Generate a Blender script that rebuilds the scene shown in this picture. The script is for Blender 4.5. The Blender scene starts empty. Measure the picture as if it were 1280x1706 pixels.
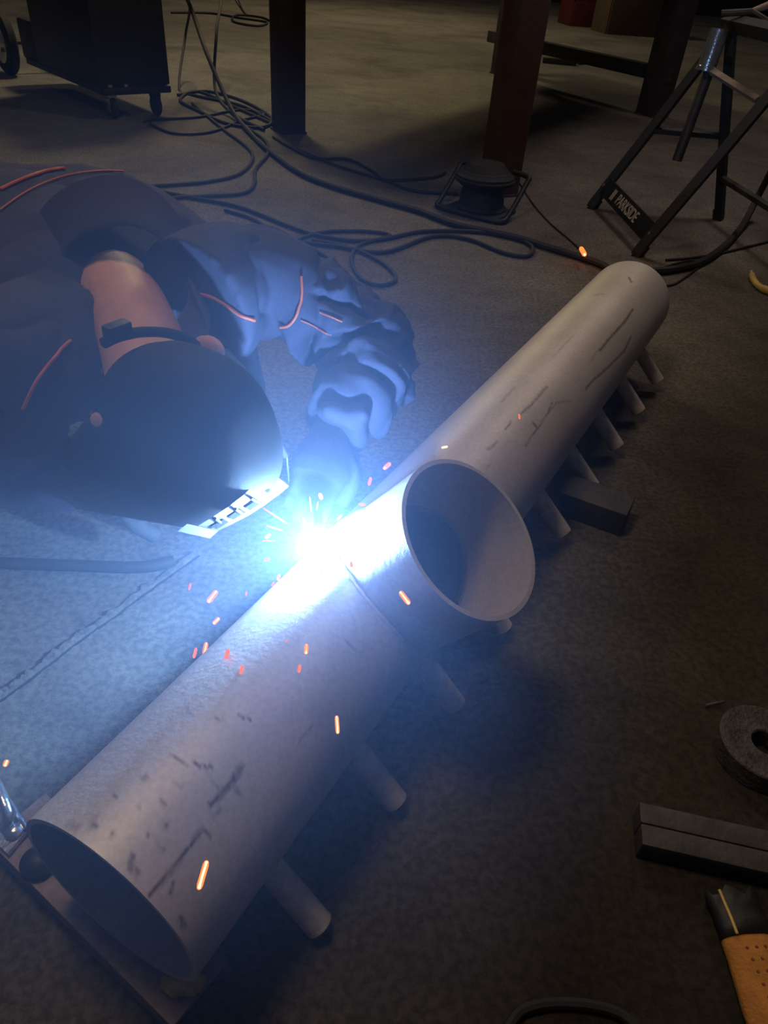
import bpy, bmesh, math, random
import numpy as np
from mathutils import Vector, Matrix, noise
from mathutils.bvhtree import BVHTree

random.seed(4)
SC = bpy.context.scene
COL = SC.collection

# ------------------------------------------------------------------ camera, world, lights, exposure
FPX = 1209.0
PITCH, ROLL, CAM_H = math.radians(38.155), math.radians(5.05), 0.90
_F = Vector((0, math.cos(PITCH), -math.sin(PITCH)))
_R0 = Vector((1, 0, 0)); _U0 = _R0.cross(_F)
_R = _R0 * math.cos(ROLL) + _U0 * math.sin(ROLL)
_U = -_R0 * math.sin(ROLL) + _U0 * math.cos(ROLL)
_C = Vector((0, 0, CAM_H))
cd = bpy.data.cameras.new('camera')
cd.sensor_fit = 'VERTICAL'; cd.sensor_height = 36.0; cd.sensor_width = 27.0
cd.lens = 36.0 * FPX / 1706.0
cd.clip_start = 0.02; cd.clip_end = 100
cam = bpy.data.objects.new('camera', cd); COL.objects.link(cam)
M = Matrix((( _R.x, _U.x, -_F.x, 0), (_R.y, _U.y, -_F.y, 0), (_R.z, _U.z, -_F.z, CAM_H), (0, 0, 0, 1)))
cam.matrix_world = M
SC.camera = cam

SC.view_settings.view_transform = 'Standard'
SC.view_settings.look = 'None'
SC.view_settings.gamma = 1.0
SC.view_settings.use_curve_mapping = False
SC.view_settings.exposure = 0.0

w = bpy.data.worlds.new('world'); SC.world = w
w.use_nodes = True
w.node_tree.nodes['Background'].inputs['Color'].default_value = (0.75, 0.72, 0.85, 1)
w.node_tree.nodes['Background'].inputs['Strength'].default_value = 0.028

def area(name, loc, target, size, power, color):
    l = bpy.data.lights.new(name, 'AREA'); l.energy = power; l.size = size; l.color = color
    o = bpy.data.objects.new(name, l); COL.objects.link(o); o.location = loc
    o.rotation_euler = (Vector(target) - Vector(loc)).to_track_quat('-Z', 'Y').to_euler()
    return o
area('hall_lamp_back', (-1.6, 6.7, 3.4), (-1.4, 5.4, 0), 0.6, 56, (1.0, 0.84, 0.50))
area('hall_lamp_far', (-0.8, 12.5, 4.2), (-0.6, 11.8, 0), 0.8, 75, (1.0, 0.82, 0.50))
area('hall_lamp_near', (-0.62, 0.85, 2.6), (-0.1, 0.9, 0), 0.5, 16, (1.0, 0.76, 0.47))
area('fill_lamp_right', (1.5, 3.9, 3.0), (1.0, 3.2, 0), 0.7, 17, (1.0, 0.84, 0.78))  # added fill lamp, lifts the shade by the trestle and table
ARC = Vector((-0.0798, 0.7151, 0.2710))
ARC_POWER = 2.6           # radiant intensity scale of the welding arc

# ------------------------------------------------------------------ helpers
def P(x, y, z=0.0):
    """the point at height z that the photograph shows at pixel (x, y)"""
    d = _F * FPX + _R * (x - 640) - _U * (y - 853)
    return _C + d * ((z - CAM_H) / d.z)

def ray(x, y):
    return (_F * FPX + _R * (x - 640) - _U * (y - 853)).normalized()

def mat(name, col, rough=0.6, metal=0.0, var=0.25, scale=20.0, bump=0.15, bscale=None, spec=0.5, col2=None, stretch=None):
    m = bpy.data.materials.new(name); m.use_nodes = True
    nt = m.node_tree; b = nt.nodes['Principled BSDF']
    tc = nt.nodes.new('ShaderNodeTexCoord')
    src = tc.outputs['Object']
    if stretch:
        mp = nt.nodes.new('ShaderNodeMapping'); mp.inputs['Scale'].default_value = stretch
        nt.links.new(src, mp.inputs['Vector']); src = mp.outputs['Vector']
    n = nt.nodes.new('ShaderNodeTexNoise'); n.inputs['Scale'].default_value = scale; n.inputs['Detail'].default_value = 6
    n.inputs['Roughness'].default_value = 0.65
    nt.links.new(src, n.inputs['Vector'])
    r = nt.nodes.new('ShaderNodeValToRGB')
    c2 = col2 or tuple(c * (1 - var) for c in col)
    c1 = tuple(min(1, c * (1 + var)) for c in col)
    r.color_ramp.elements[0].position = 0.3; r.color_ramp.elements[1].position = 0.7
    r.color_ramp.elements[0].color = (*c2, 1); r.color_ramp.elements[1].color = (*c1, 1)
    nt.links.new(n.outputs['Fac'], r.inputs['Fac'])
    nt.links.new(r.outputs['Color'], b.inputs['Base Color'])
    b.inputs['Roughness'].default_value = rough; b.inputs['Metallic'].default_value = metal
    b.inputs['Specular IOR Level'].default_value = spec
    if bump:
        n2 = nt.nodes.new('ShaderNodeTexNoise'); n2.inputs['Scale'].default_value = bscale or scale * 4; n2.inputs['Detail'].default_value = 4
        nt.links.new(src, n2.inputs['Vector'])
        bp = nt.nodes.new('ShaderNodeBump'); bp.inputs['Strength'].default_value = bump; bp.inputs['Distance'].default_value = 0.01
        nt.links.new(n2.outputs['Fac'], bp.inputs['Height']); nt.links.new(bp.outputs['Normal'], b.inputs['Normal'])
    return m

def emit(name, col, strength, sample=False):
    m = bpy.data.materials.new(name); m.use_nodes = True
    nt = m.node_tree; nt.nodes.clear()
    o = nt.nodes.new('ShaderNodeOutputMaterial'); e = nt.nodes.new('ShaderNodeEmission')
    e.inputs['Color'].default_value = (*col, 1); e.inputs['Strength'].default_value = strength
    nt.links.new(e.outputs[0], o.inputs['Surface'])
    m.cycles.emission_sampling = 'FRONT' if sample else 'NONE'
    return m

class MB:
    """collects shapes into one mesh"""
    def __init__(s): s.v = []; s.f = []
    def add(s, v, f):
        k = len(s.v); s.v += [Vector(p) for p in v]; s.f += [tuple(i + k for i in q) for q in f]; return s
    def box(s, c, size, rot=None, bev=0.0):
        bm = bmesh.new(); bmesh.ops.create_cube(bm, size=1)
        for v in bm.verts: v.co = Vector((v.co.x * size[0], v.co.y * size[1], v.co.z * size[2]))
        if bev: bmesh.ops.bevel(bm, geom=bm.edges[:], offset=bev, segments=2, affect='EDGES', profile=0.6)
        bm.verts.index_update()
        R = rot if rot is not None else Matrix.Identity(3)
        v = [R @ p.co + Vector(c) for p in bm.verts]; f = [[q.index for q in t.verts] for t in bm.faces]
        bm.free(); return s.add(v, f)
    def loft(s, rings, closed=True, cap=True):
        n = len(rings[0]); k = len(s.v); f = []
        for r in rings: s.v += [Vector(p) for p in r]
        for i in range(len(rings) - 1):
            for j in range(n if closed else n - 1):
                a, b = k + i * n + j, k + i * n + (j + 1) % n
                f.append((a, b, b + n, a + n))
        if cap:
            f.append(tuple(reversed(range(k, k + n)))); f.append(tuple(range(k + (len(rings) - 1) * n, k + len(rings) * n)))
        s.f += f; return s
    def tube(s, pts, r, n=10, cap=True, up=None, flat=1.0):
        pts = [Vector(p) for p in pts]; rr = r if isinstance(r, (list, tuple)) else [r] * len(pts)
        rings = []; u = None
        for i, p in enumerate(pts):
            t = (pts[min(i + 1, len(pts) - 1)] - pts[max(i - 1, 0)]).normalized()
            if u is None:
                u = Vector(up) if up is not None else (Vector((0, 0, 1)) if abs(t.z) < 0.9 else Vector((1, 0, 0)))
            u = (u - t * u.dot(t)).normalized(); q = t.cross(u)
            rings.append([p + (u * math.cos(a) * flat + q * math.sin(a)) * rr[i] for a in [2 * math.pi * j / n for j in range(n)]])
        return s.loft(rings, True, cap)
    def ring(s, c, axis, prof, n=48):
        """lathe: prof = list of (radius, height along axis), closed loop profile"""
        ax = Vector(axis).normalized(); u = ax.orthogonal().normalized(); q = ax.cross(u); c = Vector(c)
        k = len(s.v); m = len(prof)
        for j in range(n):
            a = 2 * math.pi * j / n; d = u * math.cos(a) + q * math.sin(a)
            s.v += [c + d * r + ax * h for r, h in prof]
        for j in range(n):
            j2 = (j + 1) % n
            for i in range(m):
                i2 = (i + 1) % m
                if prof[i][0] == 0 and prof[i2][0] == 0: continue
                s.f.append((k + j * m + i, k + j2 * m + i, k + j2 * m + i2, k + j * m + i2))
        return s
    def build(s, name, material, parent=None, smooth=True, angle=40):
        me = bpy.data.meshes.new(name); me.from_pydata([tuple(p) for p in s.v], [], s.f); me.validate()
        bm = bmesh.new(); bm.from_mesh(me)
        bmesh.ops.remove_doubles(bm, verts=bm.verts, dist=1e-6)
        bmesh.ops.recalc_face_normals(bm, faces=bm.faces); bm.to_mesh(me); bm.free()
        if smooth:
            me.polygons.foreach_set('use_smooth', [True] * len(me.polygons))
            me.set_sharp_from_angle(angle=math.radians(angle))
        return link(name, me, material, parent)

def link(name, me, material, parent=None):
    if material is not None: me.materials.append(material)
    o = bpy.data.objects.new(name, me); COL.objects.link(o)
    if parent is not None:
        o.parent = parent
        o.matrix_parent_inverse = Matrix.Translation(-parent.location)
    return o

def tag(o, label, cat, group=None, kind=None):
    o['label'] = label; o['category'] = cat
    if group: o['group'] = group
    if kind: o['kind'] = kind
    return o

def thing(name, loc, label, cat, group=None):
    o = bpy.data.objects.new(name, None); COL.objects.link(o); o.location = loc; o.empty_display_size = 0.05
    return tag(o, label, cat, group)

def struct(o): o['kind'] = 'structure'; return o

def spline(pts, n=8):
    pts = [Vector(p) for p in pts]; out = []
    for i in range(len(pts) - 1):
        p0, p1, p2, p3 = pts[max(i - 1, 0)], pts[i], pts[i + 1], pts[min(i + 2, len(pts) - 1)]
        for k in range(n):
            t = k / n
            out.append(0.5 * ((2 * p1) + (p2 - p0) * t + (2 * p0 - 5 * p1 + 4 * p2 - p3) * t * t + (-p0 + 3 * p1 - 3 * p2 + p3) * t ** 3))
    return out + [pts[-1]]

def remesh(mb, voxel, smooth=4):
    """union of the collected shapes as one continuous skin"""
    me = bpy.data.meshes.new('tmp'); me.from_pydata([tuple(p) for p in mb.v], [], mb.f); me.validate()
    bm = bmesh.new(); bm.from_mesh(me); bmesh.ops.recalc_face_normals(bm, faces=bm.faces); bm.to_mesh(me); bm.free()
    o = bpy.data.objects.new('tmp', me); COL.objects.link(o)
    md = o.modifiers.new('r', 'REMESH'); md.mode = 'VOXEL'; md.voxel_size = voxel
    if smooth:
        sm = o.modifiers.new('s', 'SMOOTH'); sm.factor = 0.5; sm.iterations = smooth
    dg = bpy.context.evaluated_depsgraph_get()
    out = bpy.data.meshes.new_from_object(o.evaluated_get(dg), depsgraph=dg)
    COL.objects.unlink(o); bpy.data.objects.remove(o)
    out.polygons.foreach_set('use_smooth', [True] * len(out.polygons))
    return out

def displace(me, fn):
    n = len(me.vertices); nor = [v.normal.copy() for v in me.vertices]
    for v, nn in zip(me.vertices, nor):
        v.co += nn * fn(v.co, nn)
    me.update()

# ------------------------------------------------------------------ materials
m_black = mat('black_paint', (0.012, 0.012, 0.014), 0.55, 0, 0.3, 30, 0.1)
m_rubber = mat('rubber', (0.014, 0.013, 0.014), 0.75, 0, 0.3, 40, 0.1)
m_cable = mat('cable_rubber', (0.018, 0.016, 0.017), 0.7, 0, 0.3, 40, 0.1)
m_darksteel = mat('dark_steel', (0.055, 0.045, 0.045), 0.6, 0.4, 0.4, 18, 0.25)
m_barsteel = mat('bar_steel', (0.055, 0.048, 0.052), 0.6, 0.3, 0.3, 25, 0.15)
m_brownpost = mat('brown_post_paint', (0.034, 0.022, 0.025), 0.6, 0, 0.35, 9, 0.15)
m_redpost = mat('red_post_paint', (0.055, 0.040, 0.036), 0.6, 0, 0.2, 8, 0.15, col2=(0.065, 0.018, 0.020))
m_chan = mat('rolled_steel', (0.23, 0.175, 0.175), 0.55, 0.1, 0.3, 30, 0.3)
m_zinc = mat('bright_zinc', (0.62, 0.62, 0.64), 0.2, 0.9, 0.15, 40, 0.1)
m_stub = mat('stub_steel', (0.62, 0.55, 0.52), 0.55, 0.2, 0.2, 60, 0.2)
m_cloth = mat('navy_cloth', (0.046, 0.047, 0.090), 0.85, 0, 0.15, 300, 0.12, 900, spec=0.2)
m_cloth2 = mat('grey_navy_cloth', (0.075, 0.075, 0.10), 0.85, 0, 0.15, 300, 0.12, 900, spec=0.2)
m_trouser = mat('dark_trouser_cloth', (0.03, 0.03, 0.045), 0.85, 0, 0.15, 300, 0.12, 900, spec=0.2)
m_pipe_orange = mat('orange_piping', (0.50, 0.11, 0.05), 0.6, 0, 0.1, 50, 0.05)
m_skin = mat('skin', (0.52, 0.27, 0.19), 0.5, 0, 0.10, 30, 0.08, 250)
m_helmet = mat('helmet_plastic', (0.006, 0.0065, 0.008), 0.75, 0, 0.2, 30, 0.05, spec=0.25)
m_hframe = mat('pale_grey_plastic', (0.055, 0.055, 0.058), 0.4, 0.1, 0.06, 30, 0.03)
m_glove = mat('welding_glove_leather', (0.035, 0.035, 0.042), 0.8, 0, 0.25, 60, 0.2)
m_orange = mat('orange_glove_fabric', (0.48, 0.19, 0.035), 0.8, 0, 0.2, 60, 0.3)
m_yellow = mat('yellow_plastic', (0.62, 0.42, 0.12), 0.5, 0, 0.15, 20, 0.05)
m_brass = mat('brass_lump', (0.55, 0.38, 0.12), 0.5, 0.4, 0.35, 60, 0.5)
m_wood = mat('pale_wood', (0.30, 0.21, 0.15), 0.7, 0, 0.3, 15, 0.1, stretch=(1, 1, 8))

# floor: worn concrete, mottled, darker right of the pipe, fine grain
m_floor = bpy.data.materials.new('concrete'); m_floor.use_nodes = True
nt = m_floor.node_tree; b = nt.nodes['Principled BSDF']
tc = nt.nodes.new('ShaderNodeTexCoord')
def noi(scale, detail, rough=0.6, dist=0.0):
    n = nt.nodes.new('ShaderNodeTexNoise'); n.inputs['Scale'].default_value = scale; n.inputs['Detail'].default_value = detail
    n.inputs['Roughness'].default_value = rough; n.inputs['Distortion'].default_value = dist
    nt.links.new(tc.outputs['Object'], n.inputs['Vector']); return n.outputs['Fac']
def ramp(src, stops):
    r = nt.nodes.new('ShaderNodeValToRGB')
    while len(r.color_ramp.elements) < len(stops): r.color_ramp.elements.new(0.5)
    for e, (p, c) in zip(r.color_ramp.elements, stops): e.position = p; e.color = (*c, 1)
    nt.links.new(src, r.inputs['Fac']); return r.outputs['Color']
def mix(a, bb, fac, mode='MIX'):
    m = nt.nodes.new('ShaderNodeMix'); m.data_type = 'RGBA'; m.blend_type = mode
    for s, v in ((m.inputs[0], fac), (m.inputs[6], a), (m.inputs[7], bb)):
        if hasattr(v, 'is_linked'): nt.links.new(v, s)
        else: s.default_value = v
    return m.outputs[2]
c = ramp(noi(1.1, 6, 0.6, 0.6), [(0.3, (0.115, 0.098, 0.092)), (0.5, (0.185, 0.165, 0.140)), (0.72, (0.235, 0.212, 0.178))])
c = mix(c, ramp(noi(9, 8, 0.75), [(0.3, (0.55, 0.54, 0.54)), (0.6, (1.0, 1.0, 1.0))]), 0.7, 'MULTIPLY')
c = mix(c, ramp(noi(90, 3), [(0.38, (0.58, 0.58, 0.58)), (0.6, (1.08, 1.08, 1.08))]), 0.9, 'MULTIPLY')
c = mix(c, (1.58, 1.58, 1.56, 1), 1.0, 'MULTIPLY')
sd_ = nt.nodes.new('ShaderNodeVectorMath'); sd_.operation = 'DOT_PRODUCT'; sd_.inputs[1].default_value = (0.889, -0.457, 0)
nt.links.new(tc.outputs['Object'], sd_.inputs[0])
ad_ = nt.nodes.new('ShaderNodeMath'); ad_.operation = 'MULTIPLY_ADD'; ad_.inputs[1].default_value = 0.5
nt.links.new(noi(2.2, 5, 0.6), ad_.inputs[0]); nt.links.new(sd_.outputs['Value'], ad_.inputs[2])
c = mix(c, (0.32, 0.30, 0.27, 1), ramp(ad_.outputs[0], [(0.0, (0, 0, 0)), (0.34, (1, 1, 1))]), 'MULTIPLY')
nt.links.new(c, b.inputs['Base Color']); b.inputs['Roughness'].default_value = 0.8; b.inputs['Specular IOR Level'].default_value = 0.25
hgt = mix(noi(210, 6, 0.8), noi(18, 5), 0.3)
bp = nt.nodes.new('ShaderNodeBump'); bp.inputs['Strength'].default_value = 1.0; bp.inputs['Distance'].default_value = 0.010
nt.links.new(hgt, bp.inputs['Height']); nt.links.new(bp.outputs['Normal'], b.inputs['Normal'])

# main pipe: mill-scale grey steel, streaks along the axis, scuffs from a stain attribute
m_tube = bpy.data.materials.new('pipe_steel'); m_tube.use_nodes = True
nt = m_tube.node_tree; b = nt.nodes['Principled BSDF']; tc = nt.nodes.new('ShaderNodeTexCoord')
c = ramp(noi(5, 6, 0.6), [(0.3, (0.52, 0.46, 0.43)), (0.7, (0.66, 0.60, 0.57))])
c = mix(c, ramp(noi(160, 4), [(0.35, (0.86, 0.86, 0.86)), (0.6, (1.0, 1.0, 1.0))]), 0.8, 'MULTIPLY')
c = mix(c, ramp(noi(42, 6, 0.8, 1.0), [(0.665, (1, 1, 1)), (0.72, (0.42, 0.40, 0.42))]), 0.8, 'MULTIPLY')
at = nt.nodes.new('ShaderNodeAttribute'); at.attribute_name = 'stain'
c = mix(c, (0.085, 0.075, 0.08, 1), at.outputs['Fac'])
nt.links.new(c, b.inputs['Base Color']); b.inputs['Roughness'].default_value = 0.5; b.inputs['Metallic'].default_value = 0.25
bp = nt.nodes.new('ShaderNodeBump'); bp.inputs['Strength'].default_value = 0.12; bp.inputs['Distance'].default_value = 0.004
nt.links.new(noi(120, 5), bp.inputs['Height']); nt.links.new(bp.outputs['Normal'], b.inputs['Normal'])

# ------------------------------------------------------------------ setting
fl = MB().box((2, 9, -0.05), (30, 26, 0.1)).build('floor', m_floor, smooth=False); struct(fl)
wl = MB().box((4, 21.6, 2.5), (34, 0.2, 5.2)).build('wall_back', mat('dark_wall', (0.03, 0.027, 0.025), 0.9), smooth=False); struct(wl)
# raised, broken lip of the floor joint
Z0 = Vector((0, 0, 0.0012))
jp = spline([P(-70, 1226), P(0, 1166), P(60, 1122), P(130, 1068), P(185, 1030), P(245, 985), P(330, 925)], 40)
jm = MB(); rings = []
for i, p in enumerate(jp):
    t = (jp[min(i + 1, len(jp) - 1)] - jp[max(i - 1, 0)]).normalized(); q = Vector((-t.y, t.x, 0))
    ww = 0.009 + 0.007 * noise.noise(p * 60) + 0.004 * noise.noise(p * 170); hh = 0.006 + 0.006 * abs(noise.noise(p * 90 + Vector((3, 1, 0))))
    rings.append([p + q * ww * 1.8 + Vector((0, 0, -0.001)), p + q * ww * 0.8 + Vector((0, 0, hh)), p + Vector((0, 0, hh * 0.9)), p - q * ww * 0.25 + Vector((0, 0, -0.001))])
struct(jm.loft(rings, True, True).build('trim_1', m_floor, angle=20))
jm = MB(); rings = []
for i, p in enumerate(jp):
    t = (jp[min(i + 1, len(jp) - 1)] - jp[max(i - 1, 0)]).normalized(); q = Vector((-t.y, t.x, 0))
    w1 = 0.0022 + 0.0016 * noise.noise(p * 140); o1 = -0.003 + 0.0025 * noise.noise(p * 50 + Vector((9, 2, 0)))
    rings.append([p + q * (o1 + w1) + Z0, p + q * (o1 - w1) + Z0, p + q * (o1 - w1) - Z0, p + q * (o1 + w1) - Z0])
struct(jm.loft(rings, True, True).build('trim_2', mat('crack_dirt', (0.02, 0.018, 0.016), 0.95), angle=20))

# ------------------------------------------------------------------ main pipe with branch and stubs
AZ, SL = math.radians(27.204), math.radians(0.573)
AX = Vector((math.sin(AZ) * math.cos(SL), math.cos(AZ) * math.cos(SL), math.sin(SL)))
SIDE = Vector((math.cos(AZ), -math.sin(AZ), 0)); UP = SIDE.cross(AX)
P0 = Vector((-0.2302, 0.3032, 0.1583)); R = 0.1096; LP = 1.829; WALL = 0.006
BT, BANG, BR, BL = 0.503, math.radians(52.925), 0.1076, 0.209
BD = SIDE * math.cos(BANG) + UP * math.sin(BANG); BU = -SIDE * math.sin(BANG) + UP * math.cos(BANG)
def on_pipe(t, a, r=R): return P0 + AX * t + (SIDE * math.cos(a) + UP * math.sin(a)) * r
def pipe_coords(px, py):
    """(t, angle) of the pipe surface seen at a pixel"""
    d = ray(px, py); o = _C - P0
    d2 = d - AX * d.dot(AX); o2 = o - AX * o.dot(AX)
    A = d2.dot(d2); B = 2 * d2.dot(o2); Cc = o2.dot(o2) - R * R; D = B * B - 4 * A * Cc
    if D < 0: return None
    k = (-B - math.sqrt(D)) / (2 * A); q = o + d * k
    return q.dot(AX), math.atan2(q.dot(UP), q.dot(SIDE))

pipe = thing('steel_pipe', (P0.x + AX.x * 0.9, P0.y + AX.y * 0.9, 0.0), 'large grey steel pipe lying across the floor with an open branch and small stubs', 'pipe')
NT, NA = 560, 216
def hole(t, a):          # inside the bore of the branch
    q = (SIDE * math.cos(a) + UP * math.sin(a)) * R
    return q.dot(BD) > 0 and (t - BT) ** 2 + q.dot(BU) ** 2 < (BR - WALL - 0.006) ** 2
ii, jj = np.meshgrid(np.arange(NT + 1), np.arange(NA), indexing='ij')
tt = LP * ii / NT; aa = 2 * np.pi * jj / NA
cyl = lambda r: (np.array(P0)[None, None] + tt[..., None] * np.array(AX) + r * (np.cos(aa)[..., None] * np.array(SIDE) + np.sin(aa)[..., None] * np.array(UP)))
V = np.concatenate([cyl(R).reshape(-1, 3), cyl(R - WALL).reshape(-1, 3)])
Fc = []; off = (NT + 1) * NA
for i in range(NT):
    for j in range(NA):
        j2 = (j + 1) % NA
        if hole(LP * (i + .5) / NT, 2 * math.pi * (j + .5) / NA): continue
        a, b_, c_, d_ = i * NA + j, i * NA + j2, (i + 1) * NA + j2, (i + 1) * NA + j
        Fc.append((a, b_, c_, d_)); Fc.append((off + a, off + d_, off + c_, off + b_))
for i in (0, NT):
    for j in range(NA):
        j2 = (j + 1) % NA; a, b_ = i * NA + j, i * NA + j2
        Fc.append((a, off + a, off + b_, b_) if i == 0 else (a, b_, off + b_, off + a))
me = bpy.data.meshes.new('pipe_shell'); me.from_pydata(V.tolist(), [], Fc)
me.polygons.foreach_set('use_smooth', [True] * len(me.polygons)); me.set_sharp_from_angle(angle=math.radians(40))
# scuffs and scratches the photograph shows, as strokes on the surface: (points, half width, strength)
strokes = [
    ([(400, 1283), (385, 1305), (372, 1318), (362, 1330), (350, 1340)], 0.0034, 0.8), ([(402, 1278), (392, 1290)], 0.004, 0.6),
    ([(322, 1270), (335, 1277), (352, 1278)], 0.0022, 0.8), ([(338, 1380), (320, 1405), (295, 1440), (250, 1492)], 0.0022, 0.85),
    ([(338, 1382), (350, 1396)], 0.0018, 0.7), ([(285, 1255), (312, 1278)], 0.0014, 0.6), ([(290, 1300), (310, 1316)], 0.0014, 0.6),
    ([(398, 1193), (420, 1200)], 0.0018, 0.8), ([(356, 1196), (372, 1200)], 0.002, 0.6), ([(310, 1178), (318, 1192)], 0.0018, 0.5),
    ([(222, 1425), (215, 1445), (230, 1455)], 0.0028, 0.7), ([(290, 1470), (283, 1490)], 0.0022, 0.7), ([(300, 1530), (308, 1543)], 0.003, 0.7),
    ([(262, 1402), (275, 1415)], 0.0014, 0.6), ([(268, 1335), (275, 1343)], 0.0022, 0.6), ([(345, 1290), (362, 1310)], 0.0016, 0.4),
    ([(390, 1310), (400, 1322)], 0.0026, 0.5), ([(352, 1362), (368, 1348)], 0.0016, 0.5), ([(160, 1360), (150, 1380)], 0.004, 0.35), ([(115, 1372), (128, 1378)], 0.004, 0.4),
    ([(1055, 515), (1042, 535), (1015, 565), (1000, 584)], 0.0030, 0.85), ([(1052, 560), (1040, 585), (1010, 615), (990, 632), (976, 647)], 0.0028, 0.8),
    ([(1048, 462), (1052, 470)], 0.004, 0.8), ([(912, 643), (885, 675), (868, 690)], 0.0024, 0.7), ([(920, 670), (912, 690), (895, 715), (875, 743)], 0.0018, 0.65),
    ([(950, 668), (925, 672), (912, 690)], 0.0018, 0.5), ([(852, 702), (842, 715)], 0.0022, 0.6), ([(830, 735), (812, 750)], 0.0022, 0.55), ([(835, 670), (858, 645)], 0.0028, 0.35),
    ([(990, 492), (1008, 490)], 0.003, 0.4), ([(985, 600), (1000, 580)], 0.0018, 0.4), ([(960, 555), (905, 610)], 0.0012, 0.35), ([(890, 706), (893, 710)], 0.0035, 0.8),
    ([(818, 770), (800, 800)], 0.0014, 0.3), ([(940, 770), (900, 800)], 0.0014, 0.25), ([(565, 1060), (600, 1090)], 0.0016, 0.3), ([(500, 1235), (520, 1210)], 0.002, 0.35),
    ([(240, 1295), (242, 1297)], 0.0032, 0.7), ([(158, 1376), (160, 1378)], 0.0032, 0.7), ([(190, 1325), (192, 1327)], 0.0026, 0.7), ([(276, 1374), (278, 1377)], 0.003, 0.7),
    ([(186, 1388), (188, 1390)], 0.003, 0.7), ([(232, 1342), (233, 1344)], 0.002, 0.6), ([(246, 1391), (248, 1393)], 0.002, 0.6), ([(170, 1216), (176, 1220)], 0.004, 0.3)]
st = np.zeros((NT + 1, NA)); surf_t = tt; surf_s = np.where(aa > np.pi, aa - 2 * np.pi, aa) * R
jit = np.array([[noise.noise(Vector((LP * i / NT * 220, j * 0.9, 0))) for j in range(NA)] for i in range(0, NT + 1)])
for pts, hw, k in strokes:
    q = [pipe_coords(*p) for p in pts]; q = [(a, b_ * R) for a, b_ in [x for x in q if x]]
    for (t0, s0), (t1, s1) in zip(q[:-1], q[1:]):
        dx, dy = t1 - t0, s1 - s0; L2 = dx * dx + dy * dy + 1e-12
        u = np.clip(((surf_t - t0) * dx + (surf_s - s0) * dy) / L2, 0, 1)
        d = np.hypot(surf_t - t0 - u * dx, surf_s - s0 - u * dy)
        st = np.maximum(st, k * np.clip(1.3 - d / (hw * (1 + 0.5 * jit)), 0, 1))
st = np.clip(st * 1.15, 0, 1) * np.clip(0.9 + 0.6 * jit, 0, 1)
at = me.attributes.new('stain', 'FLOAT', 'POINT')
at.data.foreach_set('value', np.concatenate([st.reshape(-1), np.zeros(off)]).astype(np.float32))
shell = link('pipe_shell', me, m_tube, pipe)

# branch: a short tube saddled on the pipe
mb = MB(); NB = 96; outer = []; inner = []; bead = []
def saddle(ph, r):
    x = math.cos(ph) * r; y = math.sin(ph) * r     # along AX, along BU
    hh = math.sqrt(max(R * R - y * y, 1e-9)); return P0 + AX * (BT + x) + BU * y + BD * hh
rings_o = [[], [], [], []]
for k in range(NB):
    ph = 2 * math.pi * k / NB; dr = AX * math.cos(ph) + BU * math.sin(ph)
    base = P0 + AX * BT
    rings_o[0].append(saddle(ph, BR)); rings_o[1].append(base + dr * BR + BD * BL)
    rings_o[2].append(base + dr * (BR - WALL) + BD * BL); rings_o[3].append(saddle(ph, BR - WALL) - BD * 0.004)
    bead.append(saddle(ph, BR + 0.001) + dr * 0.002)
br = mb.loft(rings_o, True, False).build('branch_pipe', m_tube, pipe)
MB().tube(bead + [bead[0]], [0.0030 + 0.0008 * math.sin(i * 2.1) for i in range(NB + 1)], 8).build('weld_bead', m_tube, pipe)
SA = math.radians(-43.7); SD = SIDE * math.cos(SA) + UP * math.sin(SA)
for t in (0.202, 0.465, 0.732, 1.0, 1.438, 1.71, 1.987, 2.272, 2.555):
    q = P0 + AX * (t * 0.6759)
    MB().ring(q, SD, [(0.0168, R - 0.004), (0.0168, 0.2095), (0.0160, 0.2104), (0.0135, 0.2104), (0.0135, R - 0.004)], 28).build('stub', m_stub, pipe)

# welding arc and its light
arc = MB().add(*(lambda bm: ([v.co * 0.0075 + ARC for v in bm.verts], [[q.index for q in f.verts] for f in bm.faces]))((lambda bm: (bmesh.ops.create_icosphere(bm, subdivisions=3, radius=1), bm.verts.index_update(), bm)[2])(bmesh.new())))
ao = arc.build('welding_arc', emit('arc_plasma', (0.30, 0.56, 1.0), ARC_POWER / (math.pi * 0.0075 ** 2) , True))
tag(ao, 'blinding blue-white welding arc at the joint of pipe and branch', 'welding arc')

# ------------------------------------------------------------------ supports under the pipe
def bar_between(a, b_, wd, ht, z0, name, m, label, cat, group=None, bev=0.003, parent=None, wall=None):
    a = Vector(a); b_ = Vector(b_); t = (b_ - a); L = t.length; ang = math.atan2(t.y, t.x)
    rot = Matrix.Rotation(ang, 3, 'Z'); c = (a + b_) / 2; c.z = z0 + ht / 2
    o = MB().box(c, (L, wd, ht), rot, bev).build(name, m, parent)
    if label: tag(o, label, cat, group)
    return o
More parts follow.
